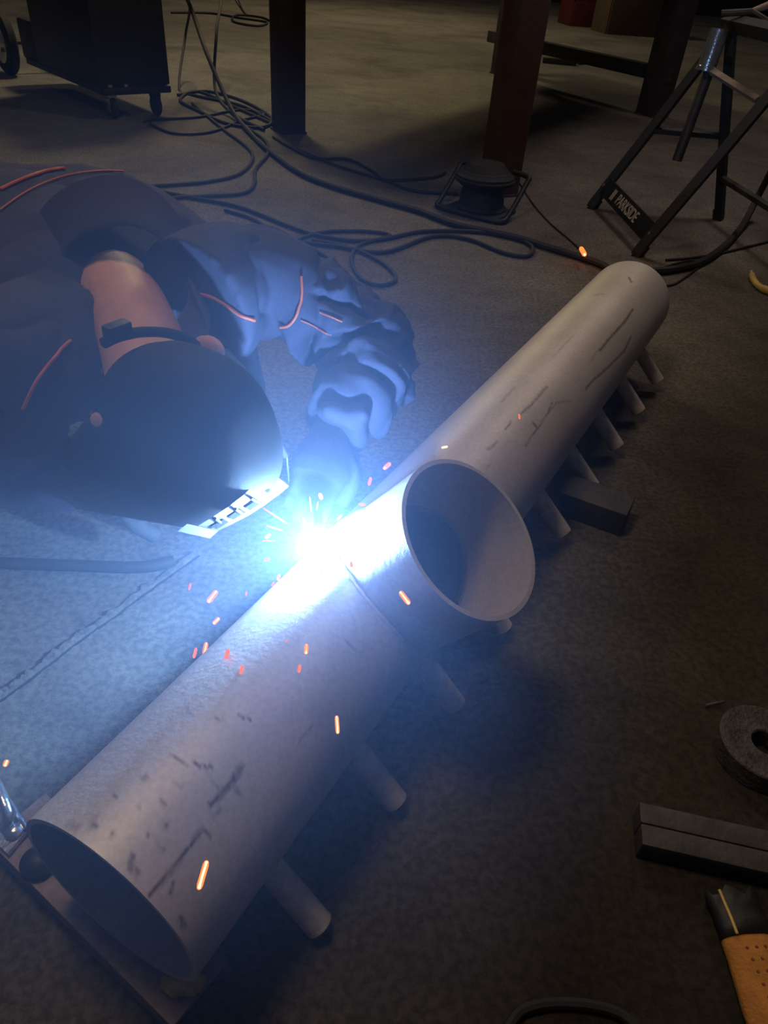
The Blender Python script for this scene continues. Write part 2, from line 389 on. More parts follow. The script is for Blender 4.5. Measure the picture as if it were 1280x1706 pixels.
# channel crosswise under the near end: flange, web
ca, cb = P(6, 1426, 0.047), P(292, 1716, 0.047); ct = (cb - ca).normalized(); cn = Vector((-ct.y, ct.x, 0))
if cn.dot(AX) < 0: cn = -cn
mb = MB()
prof = [(0, 0), (0, 0.047), (0.075, 0.047), (0.075, 0), (0.069, 0), (0.069, 0.041), (0.006, 0.041), (0.006, 0)]
mb.loft([[s + cn * x + Vector((0, 0, z - s.z)) for x, z in prof] for s in (ca - ct * 0.03, cb - ct * 0.004)], True, True)
chn = mb.build('steel_channel', m_chan, smooth=False)
tag(chn, 'rusty brown steel channel lying crosswise under the near end of the big pipe', 'steel channel')
kb = MB().ring(P(66, 1440, 0.048), (0, 0, 1), [(0, 0), (0.020, 0), (0.020, 0.008), (0.012, 0.016), (0, 0.018)], 24).build('magnet_knob', m_black, None)
tag(kb, 'round black knob sitting on the rusty channel by the bright clamp', 'knob')
# box section under the far half
bx = bar_between(P(1052, 845, 0.05), P(760, 745, 0.05), 0.078, 0.0545, 0.0, 'box_section', m_darksteel, 'dark flat steel box section poking out from under the far half of the big pipe', 'steel bar')

# bright earth clamp on the left edge
cl = thing('earth_clamp', P(10, 1390, 0.06), 'bright zinc earth clamp gripping the channel beside the near end of the pipe', 'clamp')
a0 = P(45, 1383, 0.056); a1 = P(12, 1422, 0.056); a2 = P(-60, 1350, 0.056); a3 = P(-25, 1312, 0.056)
pl = MB(); ctr = [a0, a1, a2, a3]
pl.loft([[p + Vector((0, 0, dz)) for p in ctr] for dz in (-0.008, 0.0)], True, True).build('clamp_plate', m_zinc, cl, smooth=False)
MB().tube([P(44, 1380, 0.060), P(20, 1343, 0.068), P(-12, 1300, 0.075)], 0.0035, 8).build('clamp_rod', m_zinc, cl)
MB().tube(spline([P(8, 1378, 0.060), P(14, 1362, 0.072), P(6, 1335, 0.08), P(-8, 1305, 0.082)], 6), 0.007, 10).build('clamp_jaw', m_zinc, cl)
MB().ring(P(24, 1386, 0.056), (0, 0, 1), [(0, 0), (0.011, 0), (0.011, 0.005), (0.006, 0.009), (0, 0.009)], 16).build('bolt', m_zinc, cl)

# brassy lump at the other end of the channel
bm = bmesh.new(); bmesh.ops.create_icosphere(bm, subdivisions=3, radius=1); bm.verts.index_update()
q = P(308, 1636, 0.0)
lump = MB().add([Vector((v.co.x * 0.022, v.co.y * 0.012, v.co.z * 0.010)) * (1 + 0.35 * noise.noise(v.co * 2)) + P(305, 1637, 0.056) for v in bm.verts], [[x.index for x in f.verts] for f in bm.faces]).build('metal_lump', m_brass)
bm.free(); tag(lump, 'small brassy yellow lump under the lower lip of the near pipe end', 'metal lump')

# ------------------------------------------------------------------ welder
S_ = Vector((0.546, 0.838, 0)); D_ = Vector((0.838, -0.546, 0)); Z_ = Vector((0, 0, 1))
who = thing('person', (-0.75, 1.2, 0), 'person in navy jacket bending over the pipe, face behind a black welding mask', 'person')
C7 = Vector((-0.467, 1.118, 0.448))
HEAD = Vector((-0.285, 0.815, 0.372))
AL = math.radians(36)
T_ = D_ * math.cos(AL) + Z_ * math.sin(AL) * 0.55; T_.normalize()
F_ = S_.cross(T_); F_.normalize()
if F_.z > 0: F_ = -F_
LSH, LEL, LWR = P(402, 470, 0.455), P(606, 572, 0.365), P(556, 715, 0.295)
RSH, REL, RWR = Vector((-0.56, 0.93, 0.37)), Vector((-0.66, 1.02, 0.13)), P(185, 800, 0.16)
torso = [((-0.365, 1.065, 0.375), 0.075, 0.05), ((-0.41, 1.12, 0.375), 0.18, 0.085), ((-0.48, 1.18, 0.395), 0.235, 0.135), ((-0.58, 1.25, 0.41), 0.24, 0.158),
         ((-0.74, 1.34, 0.385), 0.215, 0.15), ((-0.92, 1.41, 0.36), 0.195, 0.145), ((-1.06, 1.46, 0.34), 0.17, 0.125), ((-1.14, 1.49, 0.33), 0.09, 0.07)]
def ellipse_ring(c, ax, hw, ht, n=28, e=1.0, up=Z_):
    ax = ax.normalized(); s = ax.cross(up).normalized(); u = s.cross(ax)
    return [Vector(c) + s * hw * math.cos(a) + u * ht * math.sin(a) for a in [2 * math.pi * k / n for k in range(n)]]
def torso_loft(mb, grow=0.0, seq=torso):
    pts = [Vector(t[0]) for t in seq]; rr = []
    for i, (c_, hw, ht) in enumerate(seq):
        ax = pts[min(i + 1, len(pts) - 1)] - pts[max(i - 1, 0)]
        rr.append(ellipse_ring(c_, ax, hw + grow, ht + grow))
    mb.loft(rr, True, True)
def limb(mb, pts, rad, n=16, seg=6):
    pp = spline(pts, seg); rr = []
    for i in range(len(pp)):
        u = i / seg; k = min(int(u), len(rad) - 2); f = u - k; rr.append(rad[k] * (1 - f) + rad[k + 1] * f)
    mb.tube(pp, rr, n)
HIPL, HIPR = Vector((-1.02, 1.52, 0.39)), Vector((-1.12, 1.33, 0.39))
KNL, KNR = Vector((-0.80, 1.42, 0.075)), Vector((-0.92, 1.22, 0.075))
ANL, ANR = Vector((-1.20, 1.60, 0.07)), Vector((-1.32, 1.38, 0.07))
def blob(mb, c, rx, ry, rz, basis=(Vector((1, 0, 0)), Vector((0, 1, 0)), Vector((0, 0, 1))), warp=None, sub=3):
    bm = bmesh.new(); bmesh.ops.create_icosphere(bm, subdivisions=sub, radius=1); bm.verts.index_update()
    vs = []
    for v in bm.verts:
        p = v.co.copy()
        if warp: p = warp(p)
        vs.append(Vector(c) + basis[0] * p.x * rx + basis[1] * p.y * ry + basis[2] * p.z * rz)
    mb.add(vs, [[x.index for x in f.verts] for f in bm.faces]); bm.free()
def hand(mb, wrist, fwd, palm, s=1.0, curl=(0.5, 0.6, 0.65, 0.7), side=1, puff=1.0):
    """palm and five fingers: fwd along the hand, palm = direction the palm faces, side = thumb side"""
    fwd = fwd.normalized(); palm = (palm - fwd * palm.dot(fwd)).normalized(); lat = fwd.cross(palm) * side
    mb.tube([wrist - fwd * 0.03, wrist, wrist + fwd * 0.03, wrist + fwd * 0.065 * s, wrist + fwd * 0.09 * s], [0.027 * puff, 0.028 * puff, 0.036 * puff, 0.040 * puff, 0.034 * puff], 14, up=palm, flat=0.55)
    for k, (ln, cu) in enumerate(zip((0.078, 0.086, 0.080, 0.062), curl)):
        p = wrist + fwd * (0.086 * s) + lat * (0.027 - 0.018 * k) * s; d = fwd.copy(); pts = [p - fwd * 0.02, p]
        for q in range(3):
            d = (d * math.cos(cu) + palm * math.sin(cu)).normalized() if q else (d * math.cos(cu * 0.7) + palm * math.sin(cu * 0.7)).normalized()
            palm2 = palm
            p = p + d * ln * (0.42, 0.33, 0.25)[q] * s; pts.append(p)
        mb.tube(spline(pts, 3), [0.0095 * puff] * (3 * (len(pts) - 1)) + [0.007 * puff], 10)
    p = wrist + fwd * 0.025 + lat * 0.026; d = (fwd * 0.6 + lat * 0.75 + palm * 0.35).normalized()
    pts = [p - lat * 0.012, p, p + d * 0.035 * s, p + (d + fwd * 0.5 + palm * 0.5).normalized() * 0.062 * s, p + (d + fwd + palm).normalized() * 0.082 * s]
    mb.tube(spline(pts, 3), [0.013 * puff] * 6 + [0.0115 * puff] * 6 + [0.008 * puff], 10)
# body: one continuous surface
mb = MB()
torso_loft(mb, -0.03)
limb(mb, [C7 + Vector((-0.05, 0.05, -0.07)), C7 + Vector((0, 0, -0.012)), (C7 + HEAD) / 2 + Vector((0, 0, 0.012)), HEAD + T_ * -0.03 - F_ * 0.015], [0.070, 0.058, 0.060, 0.062], 20)
def headwarp(p):
    q = p.copy()
    if q.z < 0: q.x *= 1 + 0.22 * q.z; q.y *= 1 + 0.12 * q.z
    return q
blob(mb, HEAD + T_ * 0.03, 0.076, 0.098, 0.118, (S_, F_, T_), headwarp)
FACE = HEAD + F_ * 0.092
blob(mb, FACE + T_ * -0.01 + F_ * 0.004, 0.014, 0.020, 0.026, (S_, F_, T_))            # nose
blob(mb, FACE - T_ * 0.055 - F_ * 0.012, 0.026, 0.012, 0.010, (S_, F_, T_))            # lips
blob(mb, FACE - T_ * 0.085 - F_ * 0.018, 0.026, 0.018, 0.018, (S_, F_, T_))            # chin
blob(mb, FACE + T_ * 0.035 - F_ * 0.006, 0.050, 0.012, 0.010, (S_, F_, T_))            # brow
for sg in (-1, 1):
    blob(mb, HEAD + S_ * sg * (0.097 if sg > 0 else 0.088) + F_ * (-0.074 if sg > 0 else -0.04) - T_ * 0.01, 0.012, 0.022, 0.034, (S_, F_, T_))   # ears
limb(mb, [LSH - S_ * 0.06, LSH, LEL, LWR], [0.06, 0.055, 0.042, 0.028], 14)
limb(mb, [RSH + S_ * 0.06, RSH, REL, RWR], [0.06, 0.055, 0.042, 0.028], 14)
for h_, k_, a_ in ((HIPL, KNL, ANL), (HIPR, KNR, ANR)):
    limb(mb, [h_, k_, a_], [0.085, 0.055, 0.038], 14)
LHD = (P(532, 790, 0.268) - LWR); RHD = P(300, 835, 0.165) - P(185, 800, 0.16)
hand(mb, LWR + LHD.normalized() * 0.02, LHD, Vector((-0.35, 0, -1)), 0.92, (0.8, 0.85, 0.9, 0.95), 1)
hand(mb, RWR + RHD.normalized() * 0.02, RHD, Vector((0.1, 0.5, -1)), 0.95, (0.75, 0.8, 0.85, 0.9), -1)
body = link('body', remesh(mb, 0.0045, 3), m_skin, who); body['label'] = 'bare skin of the nape and ear'

# jacket
mb = MB(); torso_loft(mb)
limb(mb, [LSH - S_ * 0.10 - Z_ * 0.01, LSH, (LSH + LEL) / 2 + Vector((0, 0.01, 0.015)), LEL, (LEL + LWR) / 2 + Vector((0.022, 0.0, 0.0)), LWR], [0.105, 0.090, 0.074, 0.068, 0.062, 0.044], 22)
limb(mb, [RSH + S_ * 0.10, RSH, (RSH + REL) / 2, REL, (REL + RWR) / 2, RWR], [0.115, 0.10, 0.085, 0.075, 0.065, 0.048], 22)
# front of the jacket hanging down below the chest
mb.loft([ellipse_ring(c_, Vector((0, 0, 1)), a, b_, 20, up=D_) for c_, a, b_ in
         [((-0.44, 1.15, 0.42), 0.12, 0.11), ((-0.38, 1.15, 0.34), 0.15, 0.10), ((-0.33, 1.12, 0.24), 0.12, 0.07), ((-0.31, 1.08, 0.16), 0.06, 0.04)]], True, True)
jk = remesh(mb, 0.0048, 6)
def seg_param(p, a, b_):
    ab = b_ - a; u = max(0, min(1, (p - a).dot(ab) / ab.length_squared)); q = a + ab * u; return u, (p - q).length
UA = (LEL - LSH).normalized()
def ridge(x, k=2.2):          # rounded fold crest with sharp valley
    return (abs(math.sin(x)) ** 0.6) * 2 - 1.2
def crease(x):        # thin sharp crest
    return max(0.0, 1 - abs(((x / math.pi) % 1.0) - 0.5) * 4.2)
def folds(p, n):
    d = 0.0
    u1, d1 = seg_param(p, LSH - S_ * 0.08, LEL); u2, d2 = seg_param(p, LEL, LWR)
    wob = noise.noise(p * 9) * 1.4 + noise.noise(p * 22) * 0.6
    if d1 < 0.17 and d1 <= d2 + 0.03:
        d += 0.0085 * ridge(u1 * 12 + wob * 1.3 + p.z * 12) * min(1, u1 * 2.2 + 0.1)
        if u1 > 0.5: d += 0.010 * crease(u1 * 16 + wob * 2.2 + p.z * 30) * (u1 - 0.5) * 2
    if d2 < 0.14:
        k = min(1, max(0, (0.16 - d2) / 0.05))
        d += 0.012 * k * ridge(u2 * 10 + wob * 2.0 + 6 * (p.x - LEL.x)) * (1.0 if u2 > 0.02 else 0.6)
        d += 0.011 * k * crease(u2 * 7 + wob * 2.6 + 22 * (p.x - LEL.x) + 8 * p.z)
    d += 0.006 * noise.noise(p * 7) + 0.003 * noise.noise(p * 19)
    if d1 > 0.13 and d2 > 0.12:
        d += 0.006 * ridge(p.dot(S_) * 24 + wob * 1.4 + p.z * 9) * 0.7
    return d
displace(jk, folds)
jo = link('jacket', jk, m_cloth, who)
bvh = BVHTree.FromPolygons([v.co for v in jk.vertices], [p.vertices for p in jk.polygons])
def on_jacket(px, py, lift=0.003):
    h_, n_, _, _ = bvh.ray_cast(_C, ray(px, py))
    return None if h_ is None else h_ + n_ * lift
def trim_line(name, pts, r, m, lift=0.002):
    q = [on_jacket(*p) for p in spline_px(pts)]; q = [x for x in q if x is not None]
    if len(q) < 3: return
    q2 = [q[0]] + [(q[i - 1] + q[i] * 2 + q[i + 1]) / 4 for i in range(1, len(q) - 1)] + [q[-1]]
    MB().tube(q2, r, 8).build(name, m, jo)
def spline_px(pts):
    return [(v.x, v.y) for v in spline([Vector((x, y, 0)) for x, y in pts], 6)]
trim_line('piping', [(2, 352), (45, 322), (100, 298), (170, 287), (240, 292), (290, 303)], 0.0015, m_pipe_orange)
trim_line('piping', [(2, 318), (40, 300), (80, 287), (110, 283)], 0.0028, m_pipe_orange)
trim_line('piping', [(318, 487), (350, 492), (380, 508), (402, 524), (422, 533)], 0.0025, m_pipe_orange)
trim_line('piping', [(502, 462), (503, 490), (497, 520), (484, 540), (470, 546)], 0.0022, m_pipe_orange)
trim_line('piping', [(118, 568), (92, 592), (62, 630), (38, 680)], 0.0025, m_pipe_orange)
trim_line('stitching', [(502, 533), (525, 543), (550, 558)], 0.0012, m_pipe_orange)
trim_line('stitching', [(535, 520), (555, 530), (570, 536)], 0.0012, m_pipe_orange)
# collar standing away from the nape
rim = [(93, 500, .40), (97, 455, .435), (118, 412, .475), (160, 384, .505), (210, 372, .52), (258, 388, .51), (302, 432, .475), (330, 498, .435), (348, 560, .40), (300, 620, .36), (215, 640, .345), (130, 585, .36)]
rimp = [P(q[0], q[1], q[2] + 0.034) for q in rim]; rc = sum(rimp, Vector()) / len(rimp)
nax = (HEAD - C7).normalized()
def loopspline(pts, n=6):
    m = len(pts); out = []
    for i in range(m):
        p0, p1, p2, p3 = pts[i - 1], pts[i], pts[(i + 1) % m], pts[(i + 2) % m]
        for k in range(n):
            t = k / n; out.append(0.5 * ((2 * p1) + (p2 - p0) * t + (2 * p0 - 5 * p1 + 4 * p2 - p3) * t * t + (-p0 + 3 * p1 - 3 * p2 + p3) * t ** 3))
    return out
L0 = loopspline(rimp)
def off_loop(along, outw): return [p + nax * along + (p - rc - nax * (p - rc).dot(nax)).normalized() * outw for p in L0]
MB().loft([off_loop(-0.085, 0.030), off_loop(-0.045, 0.016), off_loop(-0.012, 0.006), off_loop(0.0, 0.002), off_loop(0.001, -0.003), off_loop(-0.012, -0.004), off_loop(-0.05, -0.006), off_loop(-0.09, -0.004)], True, False).build('collar', m_cloth, jo, angle=80)

# trousers, boots
mb = MB()
torso_loft(mb, 0.008, torso[5:])
for h_, k_, a_ in ((HIPL, KNL, ANL), (HIPR, KNR, ANR)):
    limb(mb, [h_, (h_ + k_) / 2, k_, (k_ + a_) / 2, a_], [0.115, 0.095, 0.073, 0.066, 0.058], 18)
tr = remesh(mb, 0.009, 4)
displace(tr, lambda p, n: 0.006 * noise.noise(p * 10) + 0.003 * noise.noise(p * 25))
link('trousers', tr, m_trouser, who)
for a_ in (ANL, ANR):
    d = (a_ - (KNL if a_ is ANL else KNR)); d.z = 0; d.normalize()
    mb = MB(); limb(mb, [a_ - d * 0.02, a_ + d * 0.05, a_ + d * 0.07 - Z_ * 0.02, a_ + d * 0.085 - Z_ * 0.005], [0.062, 0.058, 0.05, 0.045], 14)
    mb.tube([a_ + d * 0.06 - Z_ * 0.0, a_ + d * 0.065 - Z_ * 0.03], [0.045, 0.043], 14)
    link('boot', remesh(mb, 0.008, 3), m_rubber, who)

# gloves over the hands
mb = MB(); hand(mb, LWR + LHD.normalized() * 0.02, LHD, Vector((-0.35, 0, -1)), 0.94, (0.8, 0.85, 0.9, 0.95), 1, 1.2)
link('glove', remesh(mb, 0.0035, 2), m_glove, who)
mb = MB(); hand(mb, RWR + RHD.normalized() * 0.02, RHD, Vector((0.1, 0.5, -1)), 0.98, (0.75, 0.8, 0.85, 0.9), -1, 1.28)
link('glove', remesh(mb, 0.0035, 2), m_glove, who)

# welding mask
hm = bpy.data.objects.new('welding_mask', None); COL.objects.link(hm); hm.parent = who; hm.location = (0, 0, 0); hm.matrix_parent_inverse = Matrix.Translation(-who.location)
HC = HEAD + T_ * 0.005 + F_ * 0.01
def hpt(s, f_, t): return HC + S_ * s + F_ * f_ + T_ * t
mb = MB(); NU, NV = 64, 30; rings = []
for i in range(NV + 1):
    v = i / NV
    if v < 0.5:      # dome, from the crown outwards
        ph = v / 0.5 * math.pi / 2; r = math.sin(ph); t = 0.02 + 0.118 * (1 - r ** 4.5) + 0.012 * math.cos(ph)
    else:
        r = 1.0; t = 0.02 - (v - 0.5) / 0.5 * 0.20
    ring = []
    for k in range(NU):
        a = 2 * math.pi * k / NU; cs, sn = math.cos(a), math.sin(a)
        e = 0.85
        x = math.copysign(abs(cs) ** e, cs) * (0.084 if cs > 0 else 0.106) * r; y = math.copysign(abs(sn) ** e, sn) * 0.122 * r
        tt_ = t
        if v > 0.5 and sn < 0.35:            # open below the ears and at the nape
            lim = 0.02 - 0.20 * max(0.0, min(1.0, (sn + 0.55) / 0.9)) - 0.035
            tt_ = max(t, lim)
        ring.append(hpt(x, y, tt_))
    rings.append(ring)
mb.loft(rings, True, False)
sh = mb.build('mask_shell', m_helmet, hm, angle=60)
sd = sh.modifiers.new('thick', 'SOLIDIFY'); sd.thickness = 0.004; sd.offset = -1

# pale slotted brow strip along the front edge, lit by the arc
def place(px, py, depth_ref, n):
    """point on the plane through depth_ref with normal n under a pixel"""
    d = ray(px, py); return _C + d * ((depth_ref - _C).dot(n) / d.dot(n))

def on_t(px, py, t): return place(px, py, hpt(0, 0, t), T_)
def strip(mb, top, bot, tt, tb, thick=0.004):
    a = [on_t(x, y, tt) for x, y in top]; b_ = [on_t(x, y, tb) for x, y in bot]
    rr = []
    for p, q in zip(a, b_):
        n_ = (_C - (p + q) / 2).normalized() * thick
        rr.append([p, q, q - n_, p - n_])
    mb.loft(rr, True, True)
bs = MB()
TT, TB_ = 0.142, 0.125
strip(bs, [(296, 885), (312, 873)], [(350, 897), (364, 884)], TT, TB_)
strip(bs, [(330, 876), (352, 863), (380, 845), (405, 826), (423, 809)], [(362, 885), (385, 874), (412, 860), (440, 842), (462, 826)], TT, TB_)
strip(bs, [(428, 791), (450, 786)], [(463, 826), (482, 810)], TT, TB_)
strip(bs, [(423, 809), (428, 791)], [(455, 828), (463, 826)], TT, TB_)
bso = bs.build('brow_strip', m_hframe, hm, smooth=False); bso['label'] = 'pale grey slotted strip, brightly lit'
for q in ([(380, 861), (402, 848), (411, 853), (389, 866)], [(408, 846), (428, 833), (437, 838), (417, 851)], [(352, 877), (373, 865), (382, 870), (361, 882)], [(425, 806), (431, 806), (452, 817), (446, 822)]):
    sl = MB(); a = [on_t(x, y, 0.136) for x, y in q]; n_ = [(_C - p).normalized() for p in a]
    sl.loft([[p + m_ * 0.0015 for p, m_ in zip(a, n_)], [p - m_ * 0.003 for p, m_ in zip(a, n_)]], True, True).build('vent_slot', m_helmet, hm, smooth=False)
for (x0, y0), (x1, y1) in (((370, 868), (382, 877)), ((404, 852), (418, 862)), ((430, 834), (447, 843))):
    MB().tube([on_t(x0 - 12, y0 - 4, 0.140) + (_C - on_t(x0, y0, 0.140)).normalized() * 0.004, on_t(x1 - 12, y1 - 4, 0.130) + (_C - on_t(x1, y1, 0.130)).normalized() * 0.004], 0.0022, 8).build('vent_rib', m_hframe, hm)
# open side frame next to the strip, and the pale edge of the side wing
def on_s(px, py, s_): return place(px, py, hpt(s_, 0, 0), S_)
fr = [on_s(455, 722, 0.118), on_s(478, 762, 0.118), on_s(482, 808, 0.118), on_s(451, 786, 0.118)]
for (i, j, r) in ((0, 1, 0.0045), (1, 2, 0.0016), (2, 3, 0.0016), (3, 0, 0.002)):
    MB().tube([fr[i], fr[j]], r, 8).build('side_frame', m_hframe, hm)
MB().tube([on_s(437, 655, 0.124), on_s(443, 672, 0.124), on_s(449, 688, 0.124)], [0.0006, 0.003, 0.0018], 8).build('edge_trim', m_hframe, hm)
wing = [(352, 565, .105), (385, 582, .115), (412, 610, .12), (436, 652, .122), (450, 700, .122), (455, 745, .12), (450, 790, .116)]
wi = [(345, 600, .10), (372, 625, .108), (392, 660, .112), (408, 700, .112), (415, 740, .11), (418, 770, .108), (420, 795, .105)]
wm = MB(); wm.loft([[on_s(*a), on_s(*b_), on_s(*b_) - S_ * 0.004, on_s(*a) - S_ * 0.004] for a, b_ in zip(wing, wi)], True, True)
wm.build('side_wing', m_helmet, hm)
# headgear band and ratchet knob at the nape
band = [on_t(x, y, -0.02) for x, y in [(172, 572), (200, 560), (240, 553), (285, 556), (322, 572), (352, 602), (368, 632)]]
MB().tube(spline(band, 5), 0.007, 10, flat=1.0).build('head_band', m_helmet, hm)
MB().box(on_t(196, 552, -0.01), (0.034, 0.018, 0.022), Matrix((S_, D_, Z_)).transposed(), 0.004).build('ratchet_knob', m_black, hm)
for px, py in ((330, 690), (345, 683), (320, 700), (352, 672), (308, 706)):
    h_ = on_t(px, py, 0.135)

# torch held in the left hand
LF = LHD.normalized()
g0 = LWR + LF * 0.105 - Z_ * 0.030; g1 = g0 + Vector((0.055, 0.085, -0.005))
tor = thing('welding_torch', (g0.x, g0.y, 0.16), 'black welding torch gripped in the gloved hand, nozzle close to the bright arc', 'welding torch')
dn = (ARC - g0).normalized()
MB().tube(spline([g1, (g0 + g1) / 2, g0, g0 + dn * 0.012], 5), [0.014] * 5 + [0.015] * 5 + [0.015] * 5 + [0.012], 14).build('handle', m_black, tor)
tip = ARC - dn * 0.022 + Z_ * 0.004
nk = spline([g0 + dn * 0.012, g0 + dn * 0.028 + Z_ * 0.006, tip - dn * 0.026], 6)
MB().tube(nk, 0.0065, 12).build('neck', m_darksteel, tor)
MB().tube([nk[-1], (nk[-1] + tip) / 2, tip], [0.008, 0.0095, 0.0085], 18).build('nozzle', mat('copper_nozzle', (0.45, 0.24, 0.14), 0.4, 0.8), tor)
MB().tube(spline([g1, (LWR + LEL) / 2 - Z_ * 0.085, LEL + Vector((-0.03, 0.0, -0.10)), LEL + Vector((-0.03, 0.12, -0.30)), P(600, 505, 0.0095), P(560, 440, 0.0095), P(500, 404, 0.0095)], 8), 0.0085, 10).build('hose', m_cable, tor)
hs = MB().tube(spline([P(-140, 934, 0.011), P(0, 938, 0.011), P(120, 942, 0.011), P(235, 945, 0.011), P(290, 935, 0.011)], 8), 0.0105, 12).build('floor_hose', m_cable)
tag(hs, 'straight dark hose on the floor below the mask, running to the left edge', 'hose')

# ------------------------------------------------------------------ cables on the floor
k1, k2 = P(190, 198), P(262, 193); e1 = (k2 - k1).normalized(); e2 = Vector((-e1.y, e1.x, 0))
mid = (k1 + k2) / 2; rotm = Matrix((e1, e2, Z_)).transposed()
def loc(x, y, z): return mid + e1 * x + e2 * y + Z_ * z
def cable(pts, r, label, name='cable', cat='cable', group='cables on the workshop floor', m=None):
    pp = [p if isinstance(p, Vector) else P(p[0], p[1], p[2] if len(p) > 2 else r + 0.001) for p in pts]
    o = MB().tube(spline(pp, 8), r, 8).build(name, m or m_cable); tag(o, label, cat, group); return o
cable([loc(0.2, 0.05, 0.78), loc(0.32, 0.0, 0.66), (316, 8, .50), (345, 90, .28), (385, 180, .05), (420, 225), (450, 253), (500, 288), (560, 312), (640, 335), (700, 352), (760, 374), (850, 393), (905, 409), (960, 426), (1003, 441), (1030, 460)], 0.0125, 'thick black welding lead running from the machine diagonally to the far pipe end')
cable([loc(0.2, 0.12, 0.82), loc(0.34, 0.1, 0.80), (364, -20, .56), (361, 50, .36), (357, 130, .10), (366, 166), (395, 194), (440, 216)], 0.010, 'black cable hanging straight down beside the welding machine to the brown table leg')
cable([loc(0.2, 0.0, 0.70), (314, 0, .50), (309, 60, .27), (299, 148), (330, 160), (400, 175), (450, 200), (470, 214)], 0.009, 'black cable dropping from the machine front corner to the floor coil')
cable([(296, 158), (345, 152), (405, 168), (452, 196), (436, 212), (380, 206), (330, 184), (300, 166), (330, 152), (400, 182), (455, 206)], 0.009, 'tangled black cable coil on the floor between machine caster and brown table leg')
cable([(250, 206), (290, 222), (350, 220), (404, 200), (440, 190), (400, 183), (330, 195), (258, 199), (240, 203)], 0.007, 'thin black cable loop lying below the front casters')
cable([(320, 172), (372, 215), (412, 245), (421, 265), (400, 289), (350, 302), (285, 308), (235, 312), (190, 330)], 0.008, 'black cable curving back behind the shoulder of the jacket, upper of two')
cable([(398, 205), (440, 232), (446, 256), (426, 282), (424, 306), (404, 322), (335, 327), (290, 330), (250, 345)], 0.008, 'black cable curving back behind the shoulder of the jacket, lower of two')
cable([(455, 228), (520, 262), (580, 265), (622, 286), (645, 300), (720, 296), (742, 288)], 0.007, 'thin black cable from the brown table leg to the top of the cable reel')
cable([(470, 238), (560, 275), (640, 300), (690, 318), (762, 323)], 0.007, 'thin black cable from the brown table leg to the lower side of the cable reel')
cable([(260, 318), (325, 330), (400, 345), (480, 376), (530, 392), (590, 401), (640, 398), (700, 386), (770, 385), (835, 391), (884, 408), (880, 426), (840, 421), (780, 398), (720, 394), (640, 420), (560, 410), (495, 403)], 0.008, 'long black cable with a wide loop in front of the cable reel')
cable([(480, 408), (530, 388), (600, 385), (650, 392), (600, 408), (586, 432), (600, 462), (630, 475), (658, 468), (652, 450), (620, 428), (575, 410), (520, 400)], 0.007, 'black cable making a small closed loop right beside the raised elbow')
cable([(375, 350), (420, 364), (452, 385), (475, 404), (500, 420)], 0.007, 'short stretch of black cable emerging from behind the upper arm')
cable([(862, 298), (885, 335), (915, 370), (950, 400), (975, 424), (985, 432)], 0.003, 'hair-thin wire running from the cable reel to the far spark')
cable([(285, 21), (350, 22), (400, 30), (445, 37), (428, 43), (390, 36), (395, 25), (440, 30), (462, 44)], 0.012, 'far black cable coil on the floor left of the brown table leg')
cable([(394, -8, .06), (404, 16), (412, 26)], 0.010, 'short upright piece of black cable above the far coil')
cable([(1080, 452), (1120, 449), (1165, 438), (1205, 412), (1238, 375, .02), (1262, 330, .10), (1285, 285, .22)], 0.0145, 'thick black hose curving up from behind the far pipe end to the trestle')
cable([(1110, 433), (1150, 430), (1200, 422), (1290, 400)], 0.005, 'thin cable crossing the floor under the trestle to the right edge')
cable([(1090, 452), (1130, 438), (1160, 434), (1165, 444), (1130, 470), (1112, 476)], 0.004, 'thin cable loop lying on the floor beside the far end of the big pipe')
cable([(838, 1728), (862, 1690), (890, 1676), (930, 1671), (985, 1675), (1035, 1690), (1075, 1728)], 0.006, 'black cable arc on the floor at the bottom edge')

# ------------------------------------------------------------------ welding machine on its trolley
wm_ = thing('welding_machine', (k1 + k2) / 2 + e2 * 0.4, 'black welding machine on a wheeled trolley behind the crouching person', 'welding machine')
MB().box(loc(0.01, 0.42, 0.56), (0.42, 0.90, 0.80), rotm, 0.012).build('cabinet', m_black, wm_)
MB().box(loc(0.0, 0.50, 0.145), (0.40, 1.15, 0.035), rotm, 0.006).build('base_tray', m_black, wm_)
MB().box(loc(-0.02, 1.02, 0.26), (0.34, 0.26, 0.22), rotm, 0.02).build('axle_box', m_black, wm_)
MB().box(loc(0.20, 0.80, 0.70), (0.05, 0.35, 0.45), rotm, 0.02).build('side_panel', m_darksteel, wm_)
for x in (-1, 1):
    kq = mid + e1 * (k2 - k1).length / 2 * x
    cs = MB().box(kq + Z_ * 0.115, (0.05, 0.05, 0.03), rotm, 0.004)
    for y in (-0.02, 0.02): cs.box(kq + e1 * y + Z_ * 0.075, (0.005, 0.045, 0.08), rotm, 0.001)
    cf = cs.build('caster', m_zinc if x < 0 else m_darksteel, wm_)
    MB().ring(kq + Z_ * 0.058 - e1 * 0.014, e1, [(0.006, 0), (0.050, 0), (0.057, 0.006), (0.057, 0.022), (0.050, 0.028), (0.006, 0.028)], 28).build('caster_wheel', m_rubber, cf)
for x in (-0.15, -0.06):
    MB().ring(loc(x, -0.055, 0.165), Z_, [(0, 0), (0.014, 0), (0.014, 0.012), (0, 0.014)], 12).build('bolt', m_zinc, wm_)
for x, y, z in ((-0.205, 0.20, 0.72), (-0.205, 0.52, 0.74), (-0.205, 0.26, 0.55)):
    MB().ring(loc(x, y, z), -e1, [(0, 0), (0.009, 0), (0.007, 0.004), (0, 0.005)], 10).build('screw', m_zinc, wm_)
wq = P(18, 124); WR = 0.185
